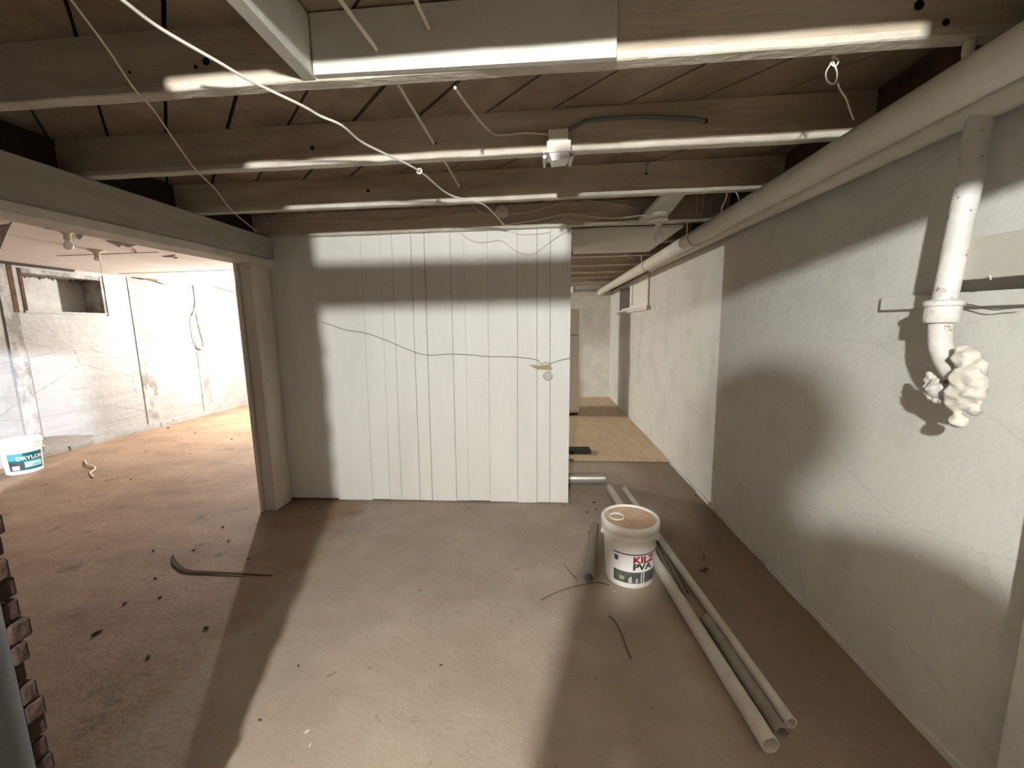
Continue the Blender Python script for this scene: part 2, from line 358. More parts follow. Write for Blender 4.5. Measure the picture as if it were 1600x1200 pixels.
# gaps between boards follow the dark seams seen between the first joists
base = Vector((-0.505, 1.77)).dot(nrm); wid = 0.203
for k in range(-22, 22):
    o0 = base + k*wid
    g = [0.010, 0.016, 0.006, 0.013][k % 4]
    if k == -1: g = 0.02
    a = o0 + g/2; b = o0 + wid - g/2
    q = [nrm*a + d45*9, nrm*b + d45*9, nrm*b - d45*9, nrm*a - d45*9]
    for (X0, X1, Y0, Y1) in ((-2.3, XR, -0.6, 3.09),):
        pl = clip_poly([(p.x, p.y) for p in q], X0, X1, Y0, Y1)
        if len(pl) >= 3:
            dz_ = random.uniform(0, .004)
            MB().prism([(x, y, ZS+dz_) for x, y in pl], (0, 0, 0.022)).obj('plank', M_SUB, ceiling)
# plain deck for the rooms out of view and the hall
MB().box((-2.3, 3.0955, ZS+0.004), (XR, YF, ZS+0.026)).obj('deck', M_SUB, ceiling)
MB().box((-1.45, YB, ZS+0.004), (XR, -0.605, ZS+0.026)).obj('deck', M_SUB, ceiling)
MB().box((XL, YB, ZS-0.02), (-1.455, 0.30, ZS+0.026)).obj('deck', M_SUB, ceiling)
JT = 0.044
def joist(y0, x0=-2.22, x1=XR, z0=ZJ, z1=ZS, t=JT):
    j = MB().box((x0, y0, z0+0.012), (x1, y0+t, z1)).obj('joist', M_JOIST, ceiling)
    # painted bottom edge, slightly proud and wavy
    n = 40; vs = []; mbx = MB(); rn = random.Random(int(y0*1000))
    fr = [0.0015*rn.random() for _ in range(n+1)]; bt = [z0 - 0.003*rn.random() for _ in range(n+1)]
    for i in range(n+1):
        x = x0 + (x1-x0)*i/n
        vs += [(x, y0-fr[i], z0+0.020), (x, y0-fr[i]-0.001, bt[i]+0.003), (x, y0+0.003, bt[i]), (x, y0+t-0.003, bt[i]), (x, y0+t+0.001, bt[i]+0.004), (x, y0+t, z0+0.02)]
    fs = []
    for i in range(n):
        for k in range(5): fs.append((i*6+k, (i+1)*6+k, (i+1)*6+k+1, i*6+k+1))
    fs += [tuple(range(5, -1, -1)), tuple(n*6+k for k in range(6))]
    mbx.add(vs, [tuple(reversed(f)) for f in fs]); mbx.obj('painted_edge', M_JOISTP, j)
    return j
JY = [1.222, 1.782, 2.374, 3.028]
JO = {}
for y in JY: JO[y] = joist(y)
for y in (0.625, 0.03, -1.16, -1.75, -2.35, -2.95): joist(y, x0=(-2.2 if y > .5 else -1.30))
for y in (3.70, 4.34, 4.95, 5.56, 6.17, 6.78, 7.39): joist(y, x0=-2.2, t=0.05)
def hole(px, py, y, r, key):
    c = PY(px, py, y-0.0015)
    MB().disc(c, (0, -1, 0), r, 12, 0.001).obj('drill_hole', M_HOLE, JO[key])
for px, py, r in ((322, 96, .011), (306, 105, .006), (1436, 8, .012), (1478, 35, .009), (203, 113, .004)): hole(px, py, 1.222, r, 1.222)
for px, py, r in ((488, 231, .010), (490, 231, .006), (1102, 189, .010), (680, 224, .006), (520, 186, .006)): hole(px, py, 1.782, r, 1.782)
for px, py, r in ((575, 298, .010), (1010, 271, .008), (719, 292, .007), (400, 277, .007), (410, 276, .006), (335, 281, .006), (272, 282, .006)): hole(px, py, 2.374, r, 2.374)
for px, py, r in ((420, 372-34, .007),): hole(px, py, 3.028, r, 3.028)
# side room ceiling
ceil2 = struct(MB().box((XL, 0.515, 2.255), (-2.28, YF, 2.285)).obj('ceiling_side_room', M_CEILL), 'flaking off-white ceiling of the side room')
def patch(px_pts, m=M_BARE, z=2.2545, th=0.004):
    pts = [PZ(x, y, z) for x, y in px_pts]
    MB().prism([(p.x, p.y, z) for p in pts], (0, 0, -th)).obj('bare_patch', m, ceil2)
patch([(0, 352), (14, 350), (20, 344), (10, 364), (3, 382), (0, 390)])
patch([(36, 341), (50, 346), (80, 354), (76, 358), (58, 352), (40, 348)])
patch([(76, 356), (98, 359), (96, 362), (80, 358)], M_DARKV)
patch([(119, 365), (130, 366), (128, 370), (124, 374), (120, 369)])
patch([(166, 376), (190, 378), (214, 382), (208, 384), (200, 386), (190, 382), (186, 386), (178, 381)])
patch([(209, 387), (214, 394), (211, 395)])
patch([(254, 401), (274, 398), (270, 402)])
patch([(268, 401), (278, 402), (275, 404)])
MB().box((XL+0.2, 5.12, 2.2515), (-2.3, 5.132, 2.256)).obj('ceiling_seam', M_BARE, ceil2)
MB().box((XL+0.9, 3.9, 2.2520), (-3.9, 3.908, 2.256)).obj('ceiling_seam', M_BARE, ceil2)
# dark gap and hanging plaster along the head of the left wall
mb = MB(); mb.box((XL, 3.6, 2.228), (XL+0.05, 4.72, 2.2545)); mb.obj('wall_head_gap', M_DARKV, ceil2)
mb = MB(); pts = [(222, 432), (250, 436), (268, 437), (300, 439), (318, 444), (300, 446), (282, 448), (262, 445), (240, 438)]
mb.prism([PX(x, y, XL+0.10) for x, y in pts], (-0.02, 0, 0)); mb.obj('loose_plaster', M_STRIP, ceil2)
mb = MB(); pts = [(218, 434), (236, 436), (252, 438), (240, 440), (226, 437)]
mb.prism([PX(x, y, XL+0.115) for x, y in pts], (-0.01, 0, 0)); mb.obj('loose_plaster', M_BARE, ceil2)

# ---- left wall window
win = struct(MB().box((XL-0.31, ly0-0.05, lz0-0.05), (XL-0.27, ly1+0.05, lz1+0.05)).obj('window_1', mat('painted_over_pane', (0.38, 0.375, 0.36), (0.30, 0.29, 0.27), 5, 0.6, 0.15, 30)), 'high painted-over window recess in the side room')
mb = MB(); mb.box((XL-0.27, ly0, lz0), (XL+0.012, ly1, lz0+0.022)); mb.obj('window_sill', M_WALLL, win)
MB().box((XL-0.27, ly1-0.03, lz0+0.022), (XL+0.010, ly1, lz1)).obj('window_jamb', M_STRIP, win)
MB().box((XL-0.27, ly0, lz0+0.022), (XL+0.006, ly0+0.03, lz1)).obj('window_jamb', M_BARE, win)
MB().box((XL-0.27, ly0+0.03, lz1-0.05), (XL+0.006, ly1-0.03, lz1)).obj('window_head', M_STRIP, win)
MB().box((XL-0.012, ly0-0.10, lz0), (XL+0.015, ly0-0.055, lz1+0.03)).obj('window_stop', M_BARE, win)
MB().box((XL-0.012, ly1+0.005, lz0-0.01), (XL+0.02, ly1+0.05, lz1+0.01)).obj('window_casing', M_WALLL, win)
mb = MB(); rnd = random.Random(9)
for i in range(9):
    y0 = ly0+0.06+i*0.09; z0 = lz1-0.055-rnd.uniform(0, .02)
    mb.prism([(XL-0.20, y0, z0+.02), (XL-0.20, y0+.08, z0+.02), (XL-0.20, y0+.05, z0-rnd.uniform(.0, .04))], (0.004, 0, 0))
mb.obj('peeling_paint', M_BARE, win)
# ---- hall window on the right wall
win2 = struct(MB().box((XR+0.27, wy0-0.04, wz0-0.04), (XR+0.30, wy1+0.04, wz1+0.04)).obj('window_2', M_STRIP), 'small high window in the hall side wall')
ymid = PX(986, 460, XR).y
MB().box((XR-0.004, wy0+0.05, wz0+0.045), (XR+0.03, ymid-0.14, wz1)).obj('window_pane', M_FRIDGE, win2)
MB().box((XR-0.020, wy0+0.005, wz0+0.03), (XR+0.04, wy0+0.05, wz1)).obj('window_frame', M_PIPE, win2)
MB().box((XR-0.020, ymid-0.14, wz0+0.03), (XR+0.04, ymid-0.02, wz1)).obj('window_mullion', M_BOARD, win2)
MB().box((XR-0.020, wy0+0.05, wz0+0.03), (XR+0.04, ymid-0.14, wz0+0.075)).obj('window_rail', M_BOARD, win2)
MB().box((XR-0.05, wy0-0.06, wz0-0.02), (XR+0.05, wy1+0.02, wz0+0.03)).obj('window_sill', M_POST, win2)
MB().box((XR+0.02, ymid+0.1, wz0+0.03), (XR+0.16, wy1-0.05, wz0+0.07)).obj('white_ledge', M_BOARD, win2)
MB().box((XR-.012, 0.45, 2.085), (XR+.004, YF-.01, ZS)).obj('wall_top_shade_strip', M_BARE, ceiling)  # added dark strip, stands in for shade between joists and pipe
# ---- hall plywood floor
ply = MB()
e0 = PZ(893, 716, .022); e1 = PZ(1047, 719, .022)
ply.prism([(-2.1, e0.y, .002), (XR-.002, e1.y, .002), (XR-.002, YF-.002, .002), (-2.1, YF-.002, .002)], (0, 0, .024))
floor_ply = struct(ply.obj('floor_hall', M_PLY), 'worn plywood sheet floor raised above the concrete')
# ---- baseboard dirt line on right wall
mb = MB(); rnd = random.Random(11); yy = 1.1
while yy < 7.8:
    L_ = rnd.uniform(.1, .35); mb.prism([(XR, yy, 0), (XR, yy+L_, 0), (XR, yy+L_, rnd.uniform(.012, .03)), (XR, yy, rnd.uniform(.012, .03))], (-rnd.uniform(.008, .02), 0, 0)); yy += L_
struct(mb.obj('baseboard_right', M_WALLR), 'rough mortar fillet at the foot of the side wall')

# ---- partition of vertical boards (front of a closed box) -------------------------------------------------
wall_back = struct(MB().box((-2.142, YP+0.022, 0.0), (0.19, YP+0.045, ZJ+0.01)).obj('wall_back', M_DARKV), 'partition of white painted vertical boards')
seams_top = [428, 503, 562, 593, 611, 641, 662, 703, 724, 761, 808, 839, 860, 893.5]
seams_bot = [444, 530, 583, 610, 628, 657, 676, 714, 733, 766, 809, 839, 859, 888]
rnd = random.Random(2)
for i in range(len(seams_top)-1):
    ta, tb = PY(seams_top[i], 362, YP), PY(seams_top[i+1], 360, YP); ba, bb = PY(seams_bot[i], 783, YP), PY(seams_bot[i+1], 784, YP)
    g = [0.0006, .0006, .0016, .001, .002, .0024, .002, .001, .0006, .0012, .0014, .0016, .0016][i]/1.0
    zt = ZJ+0.004; zb = 0.004 + rnd.uniform(0, .012)
    dy = rnd.uniform(-.0012, .0012)
    x0t, x1t, x0b, x1b = ta.x+g, tb.x-g, ba.x+g, bb.x-g
    if i == 0: x0t = x0b = -2.205
    MB().prism([(x0b, YP+dy, zb), (x1b, YP+dy, zb), (x1t, YP+dy, zt), (x0t, YP+dy, zt)], (0, 0.02, 0)).obj('board', M_BOARD, wall_back)
MB().box((0.165, YP+0.046, 0), (0.2, 3.745, ZJ)).obj('return_panel', M_POSTB, wall_back)  # unseen box sides, dark wood tone cuts bounce from side-room bulb
MB().box((-2.25, 3.705, 0), (0.165, 3.745, ZJ-.004)).obj('rear_panel', M_POSTB, wall_back)
MB().box((-2.25, 3.08, 0), (-2.21, 3.704, ZJ-.004)).obj('return_panel', M_POSTB, wall_back)

# ---- girder, header and post
girder = thing('girder_beam', (-2.18, 1.8, 1.965), 'heavy grey painted girder carrying the joists over the wide doorway', 'beam')
bevel(MB().prism([(-2.29, 0.52, 1.945), (-2.082, 0.52, 1.945), (-2.082, 3.045, 1.985), (-2.29, 3.045, 1.985)], (0, 0, 0.001)).obj('underside', M_BEAM, girder), .0005)
mb = MB(); mb.add([(-2.29, .52, 1.946), (-2.082, .52, 1.946), (-2.082, 3.045, 1.986), (-2.29, 3.045, 1.986), (-2.29, .52, ZJ-.004), (-2.082, .52, ZJ-.004), (-2.082, 3.045, ZJ-.004), (-2.29, 3.045, ZJ-.004)],
                  [(0, 3, 2, 1), (4, 5, 6, 7), (0, 1, 5, 4), (1, 2, 6, 5), (2, 3, 7, 6), (3, 0, 4, 7)]); bevel(mb.obj('beam_body', M_BEAM, girder), .006)
mb = MB(); mb.add([(-2.285, .52, 1.900), (-2.115, .52, 1.900), (-2.115, 2.985, 1.935), (-2.285, 2.985, 1.935), (-2.285, .52, 1.944), (-2.115, .52, 1.944), (-2.115, 2.985, 1.984), (-2.285, 2.985, 1.984)],
                  [(0, 3, 2, 1), (4, 5, 6, 7), (0, 1, 5, 4), (1, 2, 6, 5), (2, 3, 7, 6), (3, 0, 4, 7)]); bevel(mb.obj('header_board', M_POST, girder), .004)
MB().box((-2.30, 0.52, ZJ), (-2.22, YF, ZS)).obj('rim_blocking', M_DARKV, girder)  # near-black colour stands in for the shade above the girder
post = thing('door_post', (-2.19, 2.95, 0), 'off-white painted wooden door post beside the board partition', 'post')
bevel(MB().box((-2.236, 2.858, 0), (-2.146, 3.06, 1.936)).obj('post_body', M_POST, post), .005)
bevel(MB().box((-2.262, 2.832, 0), (-2.240, 2.99, 1.93)).obj('jamb_board', M_POST, post), .003)
mb = MB(); rnd = random.Random(4); z = 0.01   # chipped plaster edge behind the jamb board
while z < 1.9:
    h_ = rnd.uniform(.02, .07); mb.box((-2.272-rnd.uniform(0, .010), 2.99, z), (-2.2405, 3.06, min(z+h_, 1.925))); z += h_
mb.obj('ragged_edge', M_POSTB, post)

# ---- blocking and panel fixed to the first joist
tag(bevel(MB().box((-0.692, 0.670, ZJ+.001), (-0.652, 1.2185, ZS-.002)).obj('joist_blocking', M_PANEL), .003), 'painted blocking board running between the joists beside the white panel', 'board')
ptl, ptr = PY(490, 40, 1.205), PY(964, 40, 1.205); pbl, pbr = PY(497, 118, 1.205), PY(963, 91, 1.205)
tag(bevel(MB().prism([(-0.648, 1.2, pbl.z), (pbr.x, 1.2, pbr.z), (pbr.x, 1.2, ZS-.004), (-0.648, 1.2, ZS-.004)], (0, 0.0185, 0)).obj('cover_panel', M_PANEL), .001), 'smooth pale panel fixed across the face of a ceiling joist', 'panel')

# ================================================================ pipes along the right wall
pa = thing('drain_pipe', (1.1, 1.0, 1.975), 'fat cream painted drain pipe running under the joists along the side wall', 'pipe')
A = lambda y: Vector((1.1-0.0018*(y-1), y, 2.030+0.00516*(y-1)))
MB().tube([A(0.425), A(1.0), A(3.0), A(7.70)], 0.055, 28).obj('pipe_run', M_PIPE, pa)
MB().tube([A(7.70), A(7.78), A(7.82)+Vector((-.02, 0, 0)), A(7.83)+Vector((-.06, 0, 0)), A(7.83)+Vector((-.14, 0, .002)), A(7.83)+Vector((-.6, 0, .004))], [.055, .056, .056, .056, .055, .055], 24).obj('elbow', M_PIPE, pa)
for y in (4.35,):
    MB().tube([A(y), A(y+.05)], 0.0575, 28).obj('coupling', M_PIPE, pa)
pb = thing('waste_pipe', (1.22, 1.285, 1.1), 'white painted waste pipe with vertical drop and foam-clogged trap on the side wall', 'pipe')
B = lambda y: Vector((1.22, y, 2.009+0.01817*(y-1)))
MB().tube([B(1.31), B(3), B(4.72), B(4.78)+Vector((.012, 0, 0)), B(4.82)+Vector((.035, .0, 0))], 0.045, 24).obj('branch_run', M_PIPE, pb)
MB().tube([B(0.4), B(1.0), B(1.35)], 0.050, 26).obj('tee_fitting', M_PIPE, pb)
MB().tube([(1.213, 1.285, 2.0), (1.205, 1.285, 1.80), (1.200, 1.305, 1.48)], 0.0285, 26).obj('drop_pipe', M_PIPEW, pb)
MB().lathe((1.2, 1.308, 1.413), [(0, 0), (.038, 0), (.041, .005), (.041, .044), (.040, .048), (.0455, .050), (.046, .062), (.040, .067), (.028, .069)], 30).obj('hub', M_PIPEW, pb)
MB().tube(smooth_path([(1.2, 1.308, 1.425), (1.2, 1.306, 1.385), (1.2, 1.298, 1.340), (1.2, 1.275, 1.297), (1.2, 1.245, 1.265), (1.2, 1.205, 1.255)]), 0.0275, 22).obj('trap_bend', M_PIPEW, pb)
# foam lumps: spheres merged by voxel remesh
def blob(name, centers, m, parent, seed, disp=.008, vox=.0048):
    rn = random.Random(seed); mb = MB()
    for (c, r) in centers:
        bm = bmesh.new(); bmesh.ops.create_icosphere(bm, subdivisions=2, radius=r)
        mb.add([Vector(c)+v.co*(1+rn.uniform(-.26, .26)) for v in bm.verts], [tuple(v.index for v in f.verts) for f in bm.faces], True); bm.free()
    o = mb.obj(name, m, parent)
    r_ = o.modifiers.new('merge', 'REMESH'); r_.mode = 'VOXEL'; r_.voxel_size = vox; r_.use_smooth_shade = True
    return o
def bx_(px, py, x, r): return (PX(px, py, x), r)
blob('foam_lump', [bx_(1508, 560, 1.185, .034), bx_(1503, 549, 1.185, .018), bx_(1518, 575, 1.185, .030), bx_(1512, 590, 1.18, .040), bx_(1526, 593, 1.18, .024), bx_(1502, 612, 1.18, .034), bx_(1490, 622, 1.18, .026),
                   bx_(1520, 610, 1.18, .028), bx_(1536, 604, 1.185, .012), bx_(1494, 632, 1.18, .022), bx_(1505, 628, 1.18, .020), bx_(1497, 642, 1.18, .010), bx_(1496, 650, 1.18, .012), bx_(1496, 658, 1.18, .020), bx_(1522, 640, 1.19, .017), bx_(1530, 628, 1.19, .011)], M_FOAM, pb, 1)
blob('foam_rim', [bx_(1451, 585, 1.18, .010), bx_(1449, 594, 1.18, .010), bx_(1447, 604, 1.18, .010), bx_(1449, 613, 1.18, .010), bx_(1454, 621, 1.18, .011), bx_(1463, 626, 1.18, .012), bx_(1456, 590, 1.18, .010), bx_(1463, 596, 1.18, .011), bx_(1472, 628, 1.18, .012)], M_FOAM, pb, 2, vox=.0045)
blob('trap_cup', [bx_(1466, 607, 1.19, .028), bx_(1474, 612, 1.19, .026)], M_PIPEW, pb, 3)
MB().tube([PX(1477, 597, 1.17), PX(1496, 592, 1.17)], .006, 8).obj('rusty_stub', mat('rust', (.20, .08, .03), bump=0), pb)
# straps holding the pipes
def strap(y, lab):
    c = A(y); mb = MB(); t = .018; pts = []
    for k in range(-6, 7):
        a = math.radians(k*15-90); pts.append((math.cos(a)*.058, math.sin(a)*.058))
    pts = [(-.060, .10)] + pts + [(.060, .10)]
    vs = []
    for x, z in pts: vs += [(c.x+x, y, c.z+z), (c.x+x, y+t, c.z+z)]
    mb.add(vs, [(2*i, 2*i+1, 2*i+3, 2*i+2) for i in range(len(pts)-1)]); o = mb.obj('pipe_strap', M_PIPE)
    md = o.modifiers.new('thick', 'SOLIDIFY'); md.thickness = .0025; md.offset = 1
    return tag(o, lab, 'strap')
strap(3.04, 'thin strap hanging the fat drain pipe above the bare bulb')
strap(4.36, 'short strap hanging the fat drain pipe past the ceiling sheet')
tag(MB().tube(smooth_path([PY(1516, 66, 1.235), PY(1514, 74, 1.235), PY(1513, 84, 1.235), PY(1515, 98, 1.235)]), [.020, .016, .014, .014]*4 if False else .013, 10).obj('hanger_hook', M_PIPE), 'stubby painted hook between the joist and the fat drain pipe', 'hook')
# boards on the right wall
tag(bevel(MB().prism([(1.290, 1.04, 1.497), (1.290, PX(1376, 472, 1.29).y, 1.512), (1.290, PX(1376, 472, 1.29).y, 1.462), (1.290, 1.04, 1.457)], (.0235, 0, 0)).obj('wall_batten', M_WALLR), .002), 'narrow painted batten nailed level across the side wall behind the drop pipe', 'board')
bxx = thing('wall_box', (1.25, 1.18, 1.515), 'pale wooden box board fixed on the side wall beside the drop pipe', 'box')
bevel(MB().prism([(1.215, 1.045, 1.527), (1.215, 1.318, 1.535), (1.215, 1.332, 1.652), (1.215, 1.045, 1.640)], (.022, 0, 0)).obj('front_board', mat('pale_painted_wood', (.46, .45, .40), (.39, .38, .33), 4, .7, .15, 40, (1, .2, 1)), bxx), .002)
MB().prism([(1.2375, 1.05, 1.535), (1.2375, 1.30, 1.54), (1.2375, 1.31, 1.645), (1.2375, 1.05, 1.635)], (.0755, 0, 0)).obj('backing', M_BARE, bxx)
blob('paint_drip', [bx_(1547, 432, 1.213, .004), bx_(1548, 436, 1.213, .003)], M_FOAM, bxx, 5, vox=.0015)
cable('thin_wire', [PX(1505, 474, 1.28), PX(1525, 478, 1.28), PX(1550, 484, 1.28), PX(1575, 482, 1.28), PX(1600, 480, 1.28)], .0018, M_WIRED, 'thin dark wire sagging below the batten on the side wall', 'wire')

# ================================================================ ceiling fittings
sheet = MB().prism([(0.215, 3.085, ZJ-.024), (1.02, 3.085, ZJ-.024), (1.02, 4.03, ZJ-.024), (0.30, 4.03, ZJ-.024)], (0, 0, .018))
tag(sheet.obj('ceiling_sheet', M_PANEL), 'pale wallboard sheet nailed under the hall joists behind the bare bulb', 'panel')
bq = [PZ(1041, 300, ZJ+.006), PZ(1078, 297, ZJ+.006), PZ(1046, 338, ZJ+.006), PZ(1000, 343, ZJ+.006)]
# flat brace between the third and the fourth joist
tag(MB().prism([(bq[0].x, 2.42, ZJ+.006), (bq[1].x, 2.42, ZJ+.006), (bq[2].x, 3.026, ZJ+.006), (bq[3].x, 3.026, ZJ+.006)], (0, 0, .02)).obj('brace_board', M_PANEL), 'flat painted brace board carrying the bare bulb fixture', 'board')
# bare bulb fixture
lp = PZ(1030, 333, ZJ+.004)
lf = thing('bulb_fixture', (lp.x, lp.y, lp.z-.13), 'white porcelain lampholder with an unlit bare bulb under the brace board', 'lamp')
MB().lathe((lp.x, lp.y, lp.z-.042), [(0, .042), (.050, .042), (.052, .038), (.052, .004), (.048, 0), (0, 0)], 8, smooth=False).obj('octagon_box', M_PORC, lf)
MB().lathe((lp.x, lp.y, lp.z-.085), [(0, 0), (.022, 0), (.024, .006), (.024, .024), (.040, .034), (.058, .038), (.058, .0425), (0, .0425)], 28).obj('lampholder', M_PORC, lf)
MB().lathe((lp.x, lp.y, lp.z-.185), [(0, 0), (.012, .002), (.022, .008), (.029, .020), (.031, .032), (.029, .045), (.023, .062), (.017, .078), (.014, .092), (.014, .10)], 28).obj('bulb', M_GLASS, lf)
# junction box with switch block on the second joist
jc = PY(873, 228, 1.765)
jb = thing('junction_box', (jc.x, 1.76, ZJ-.03), 'painted metal junction box with a white switch block on the joist face', 'box')
def yb(px0, py0, px1, py1, y0, y1):
    a, b = PY(px0, py0, y0), PY(px1, py1, y0); return MB().box((a.x, y0, min(a.z, b.z)), (b.x, y1, max(a.z, b.z)))
M_JBOX = mat('box_paint', (.74, .68, .59), bump=0)
bevel(yb(857, 202, 888, 221, 1.722, 1.780).obj('box_body', M_JBOX, jb), .002)
bevel(yb(854.5, 220, 892, 236, 1.716, 1.780).obj('box_collar', M_JBOX, jb), .002)
mb = MB(); a = PY(848, 238, 1.71); b = PY(898, 232, 1.71); zf = PY(873, 237, 1.71).z
mb.box((a.x, 1.700, zf-.004), (b.x, 1.800, zf)); bevel(mb.obj('flange_plate', M_PORC, jb), .001)
for px in (851, 893):
    q = PY(px, 244, 1.715); mb = MB(); mb.tube([(q.x, 1.705, zf-.018), (q.x, 1.80, zf-.018)], .007, 10); mb.tube([(q.x, 1.74, zf-.018), (q.x, 1.74, zf-.003)], .009, 10); mb.obj('plate_ear', M_GALV, jb)
q0, q1 = PY(858, 244, 1.72), PY(890, 241, 1.72)
bevel(MB().prism([(q0.x, 1.705, zf-.005), (q1.x-.004, 1.705, zf-.004), (q1.x, 1.705, zf-.018), (q1.x-.012, 1.705, zf-.030), (q0.x+.010, 1.705, zf-.034)], (0, .07, 0)).obj('switch_block', mat('bright_white_plastic', (.88, .88, .86), bump=0, rough=.35), jb), .002)
# round cover on the fourth joist
rc = PY(785, 331, 3.028)
rb = thing('round_box', (rc.x, 3.015, rc.z-.045), 'round painted cable box on the joist above the partition', 'box')
MB().lathe((rc.x, 3.004, rc.z), [(0, 0), (.038, 0), (.045, .004), (.045, .0235), (0, .0235)], 24, axis=1).obj('cover', M_JBOX, rb)
MB().disc((rc.x, 3.0035, rc.z), (0, -1, 0), .006, 10, .003).obj('screw', M_GALV, rb)

# ---- cables under the ceiling
ZC = 2.134
def zc(pts, z=ZC): return [PZ(x, y, z) for x, y in pts]
def yc(pts, y): return [PY(x, yy, y) for x, yy in pts]
rope = zc([(150, -30), (191, 0), (250, 44), (337, 94.5), (395, 128), (472, 165), (500, 181), (534, 196), (564, 221), (601, 240), (655, 267), (702, 304), (750, 317), (770, 332), (788, 352)], 2.131)
rp = thing('white_cable', rope[7], 'long white cable strung diagonally beneath the joists through a small ring', 'cable')
MB().tube(smooth_path(rope), .0042, 7).obj('cable_run', M_WIRE, rp)
rg = rope[10]; mb = MB(); n = 14
mb.tube([rg + Vector((math.cos(2*math.pi*k/n)*.011, .002, math.sin(2*math.pi*k/n)*.011)) for k in range(n+1)], .0032, 7); mb.obj('ring', M_PORC, rp)
cable('thin_cable', zc([(85, -30), (111, 0), (169, 78), (209, 138), (240, 172), (270, 216), (304, 263), (337.5, 297), (364, 331), (402, 362)], 2.129), .0026, M_WIREB, 'thin beige cable hanging from the joists down to the girder end')
cable('joist_cable', yc([(405, 349), (450, 349), (500, 344), (570, 346), (635, 344), (690, 339), (736, 333), (777, 332)], 3.018), .004, M_WIREB, 'cable stapled along the joist from the girder to the round box')
cable('loop_cable', yc([(733, 312), (738, 321), (750, 331), (764, 337), (776, 336)], 3.010), .004, M_WIRE, 'short loop of cable sagging left into the round box')
cable('joist_cable', yc([(795, 334), (815, 333), (837, 329), (860, 322), (888, 314), (912, 313), (939, 316), (970, 320), (999, 325), (1012, 322)], 3.012), .0045, M_WIREB, 'upper cable arching from the round box to the bulb fixture')
cable('lamp_cable', [PY(790, 351, 3.006), PY(837, 344, 3.005), PY(888, 334, 3.01), PY(939, 340, 2.98), PY(972, 340, 2.9), PY(1000, 337, 2.8), (lp.x-.05, lp.y, lp.z-.02)], .0045, M_WIRE, 'bright white cable feeding the bulb fixture from the partition top')
cable('lower_cable', yc([(812, 351.5), (830, 351), (850, 349.5), (880, 343), (905, 345), (945, 347), (1010, 344)], 3.020), .004, M_WIREB, 'lower beige cable running along the joist foot over the partition')
cable('drooping_wire', yc([(719, 364), (730, 372), (743, 378), (763, 378), (783, 376), (804, 391), (824, 398), (838, 394), (851, 385), (871, 370), (893, 358)], 3.064), .0022, M_WIREB, 'slack wire drooping in two loops over the top of the partition', 'wire')
cable('drooping_wire', yc([(788, 356), (798, 362), (812, 366), (835, 366), (858, 363)], 3.064), .0022, M_WIREB, 'short slack wire hanging below the long cable end on the partition', 'wire')
tw = yc([(503, 503), (520, 509), (542, 516), (569, 520), (599, 530), (645, 549), (672, 555), (706, 553), (740, 555), (760, 557), (806, 558), (837, 562), (846, 569), (853, 566), (860, 568), (875, 563), (890, 560)], 3.071)
cable('partition_wire', tw, .0022, M_WIRED, 'dark wire strung loosely across the middle of the board partition', 'wire')
# cable running through the joists
c0, c1, c2, c3 = PY(588, 76, 1.198), PY(678, 224, 1.78), PY(718, 292, 2.372), None
st = c0 - (c1-c0)*0.95; st.z = c0.z
cable('joist_bore_cable', [Vector((c0.x-.06, .69, c0.z+.012)), c0, c1, c2], .0055, M_WIREB, 'beige cable threaded through drilled holes across three joists', sub=1)
d0 = PY(670, 44, 1.198); cable('joist_bore_cable', [Vector((d0.x-.04, .69, d0.z+.015)), d0], .0055, M_WIREB, 'short beige cable ending at a hole in the pale panel', sub=1)
cable('box_cable', [PY(711, 137, 1.275), PY(736, 172, 1.5), PY(763, 202.5, 1.73), PY(780, 211, 1.772), PY(821, 207.5, 1.774), PY(856, 210, 1.765)], .0045, M_WIREB, 'beige cable dropping from the panel joist into the left of the junction box')
cable('grey_cable', yc([(888, 203), (900, 197), (916.5, 189), (941, 186), (1004.5, 182), (1051, 184), (1087, 186), (1102, 189)], 1.774), .0075, M_WIREG, 'thick blue-grey cable from the junction box into a joist hole')
cable('stub_wire', [PY(1023, 246, 2.33), PY(1011, 256, 2.345), PY(1010, 264, 2.36), PY(1010, 271, 2.373)], .0035, M_WIREG, 'short dark wire stub poking out of the joist behind the junction box', 'wire')
lo_ = yc([(1308, 82), (1300, 97), (1291, 112), (1292, 125), (1300, 131), (1306, 127), (1308, 114), (1303, 99), (1300, 88), (1310, 94), (1305, 104), (1297, 98)], 1.30)
cable('rope_loop', lo_, .0019, M_WIRE, 'knotted loop of white string hanging behind the first joist', 'string')
cable('hanging_wire', yc([(1309, 130), (1313, 141), (1322, 154), (1328, 172), (1334, 187)], 1.33), .0022, M_WIREB, 'thin wire dangling below the knotted string loop', 'wire')
for pxs, nm in (((1090, 299), (1088, 317), (1090, 337)), 'nearer'), (((1098.5, 299), (1099, 316), (1096, 337)), 'farther'):
    cable('pull_wire', yc(pxs, 2.9), .0022, M_WIRE, 'one of two thin parallel wires hanging between brace and drain pipe', 'wire', 'thin parallel hanging wires')
cable('pipe_hanger_wire', [PY(1136, 299, 2.45), PY(1135, 309, 2.46), PY(1129, 322, 2.48), PY(1127, 332, 2.5)], .004, M_WIRE, 'white hanger wire curling onto the fat drain pipe above the bulb', 'wire')
cable('pipe_hanger_wire', [PY(1148, 297, 2.40), PY(1152, 304, 2.42), PY(1155, 313, 2.45)], .004, M_WIRE, 'short white hanger wire behind the third joist touching the drain pipe', 'wire')
q = [PY(1112, 300, 2.95), PY(1140, 300, 2.95), PY(1140, 336, 2.95), PY(1112, 336, 2.95)]
tag(MB().box((q[0].x, 2.93, q[3].z), (q[1].x, 3.02, ZS-.003)).obj('hanger_block', M_BEAM), 'grey wooden hanger block beside the drain pipe above the bulb', 'block')
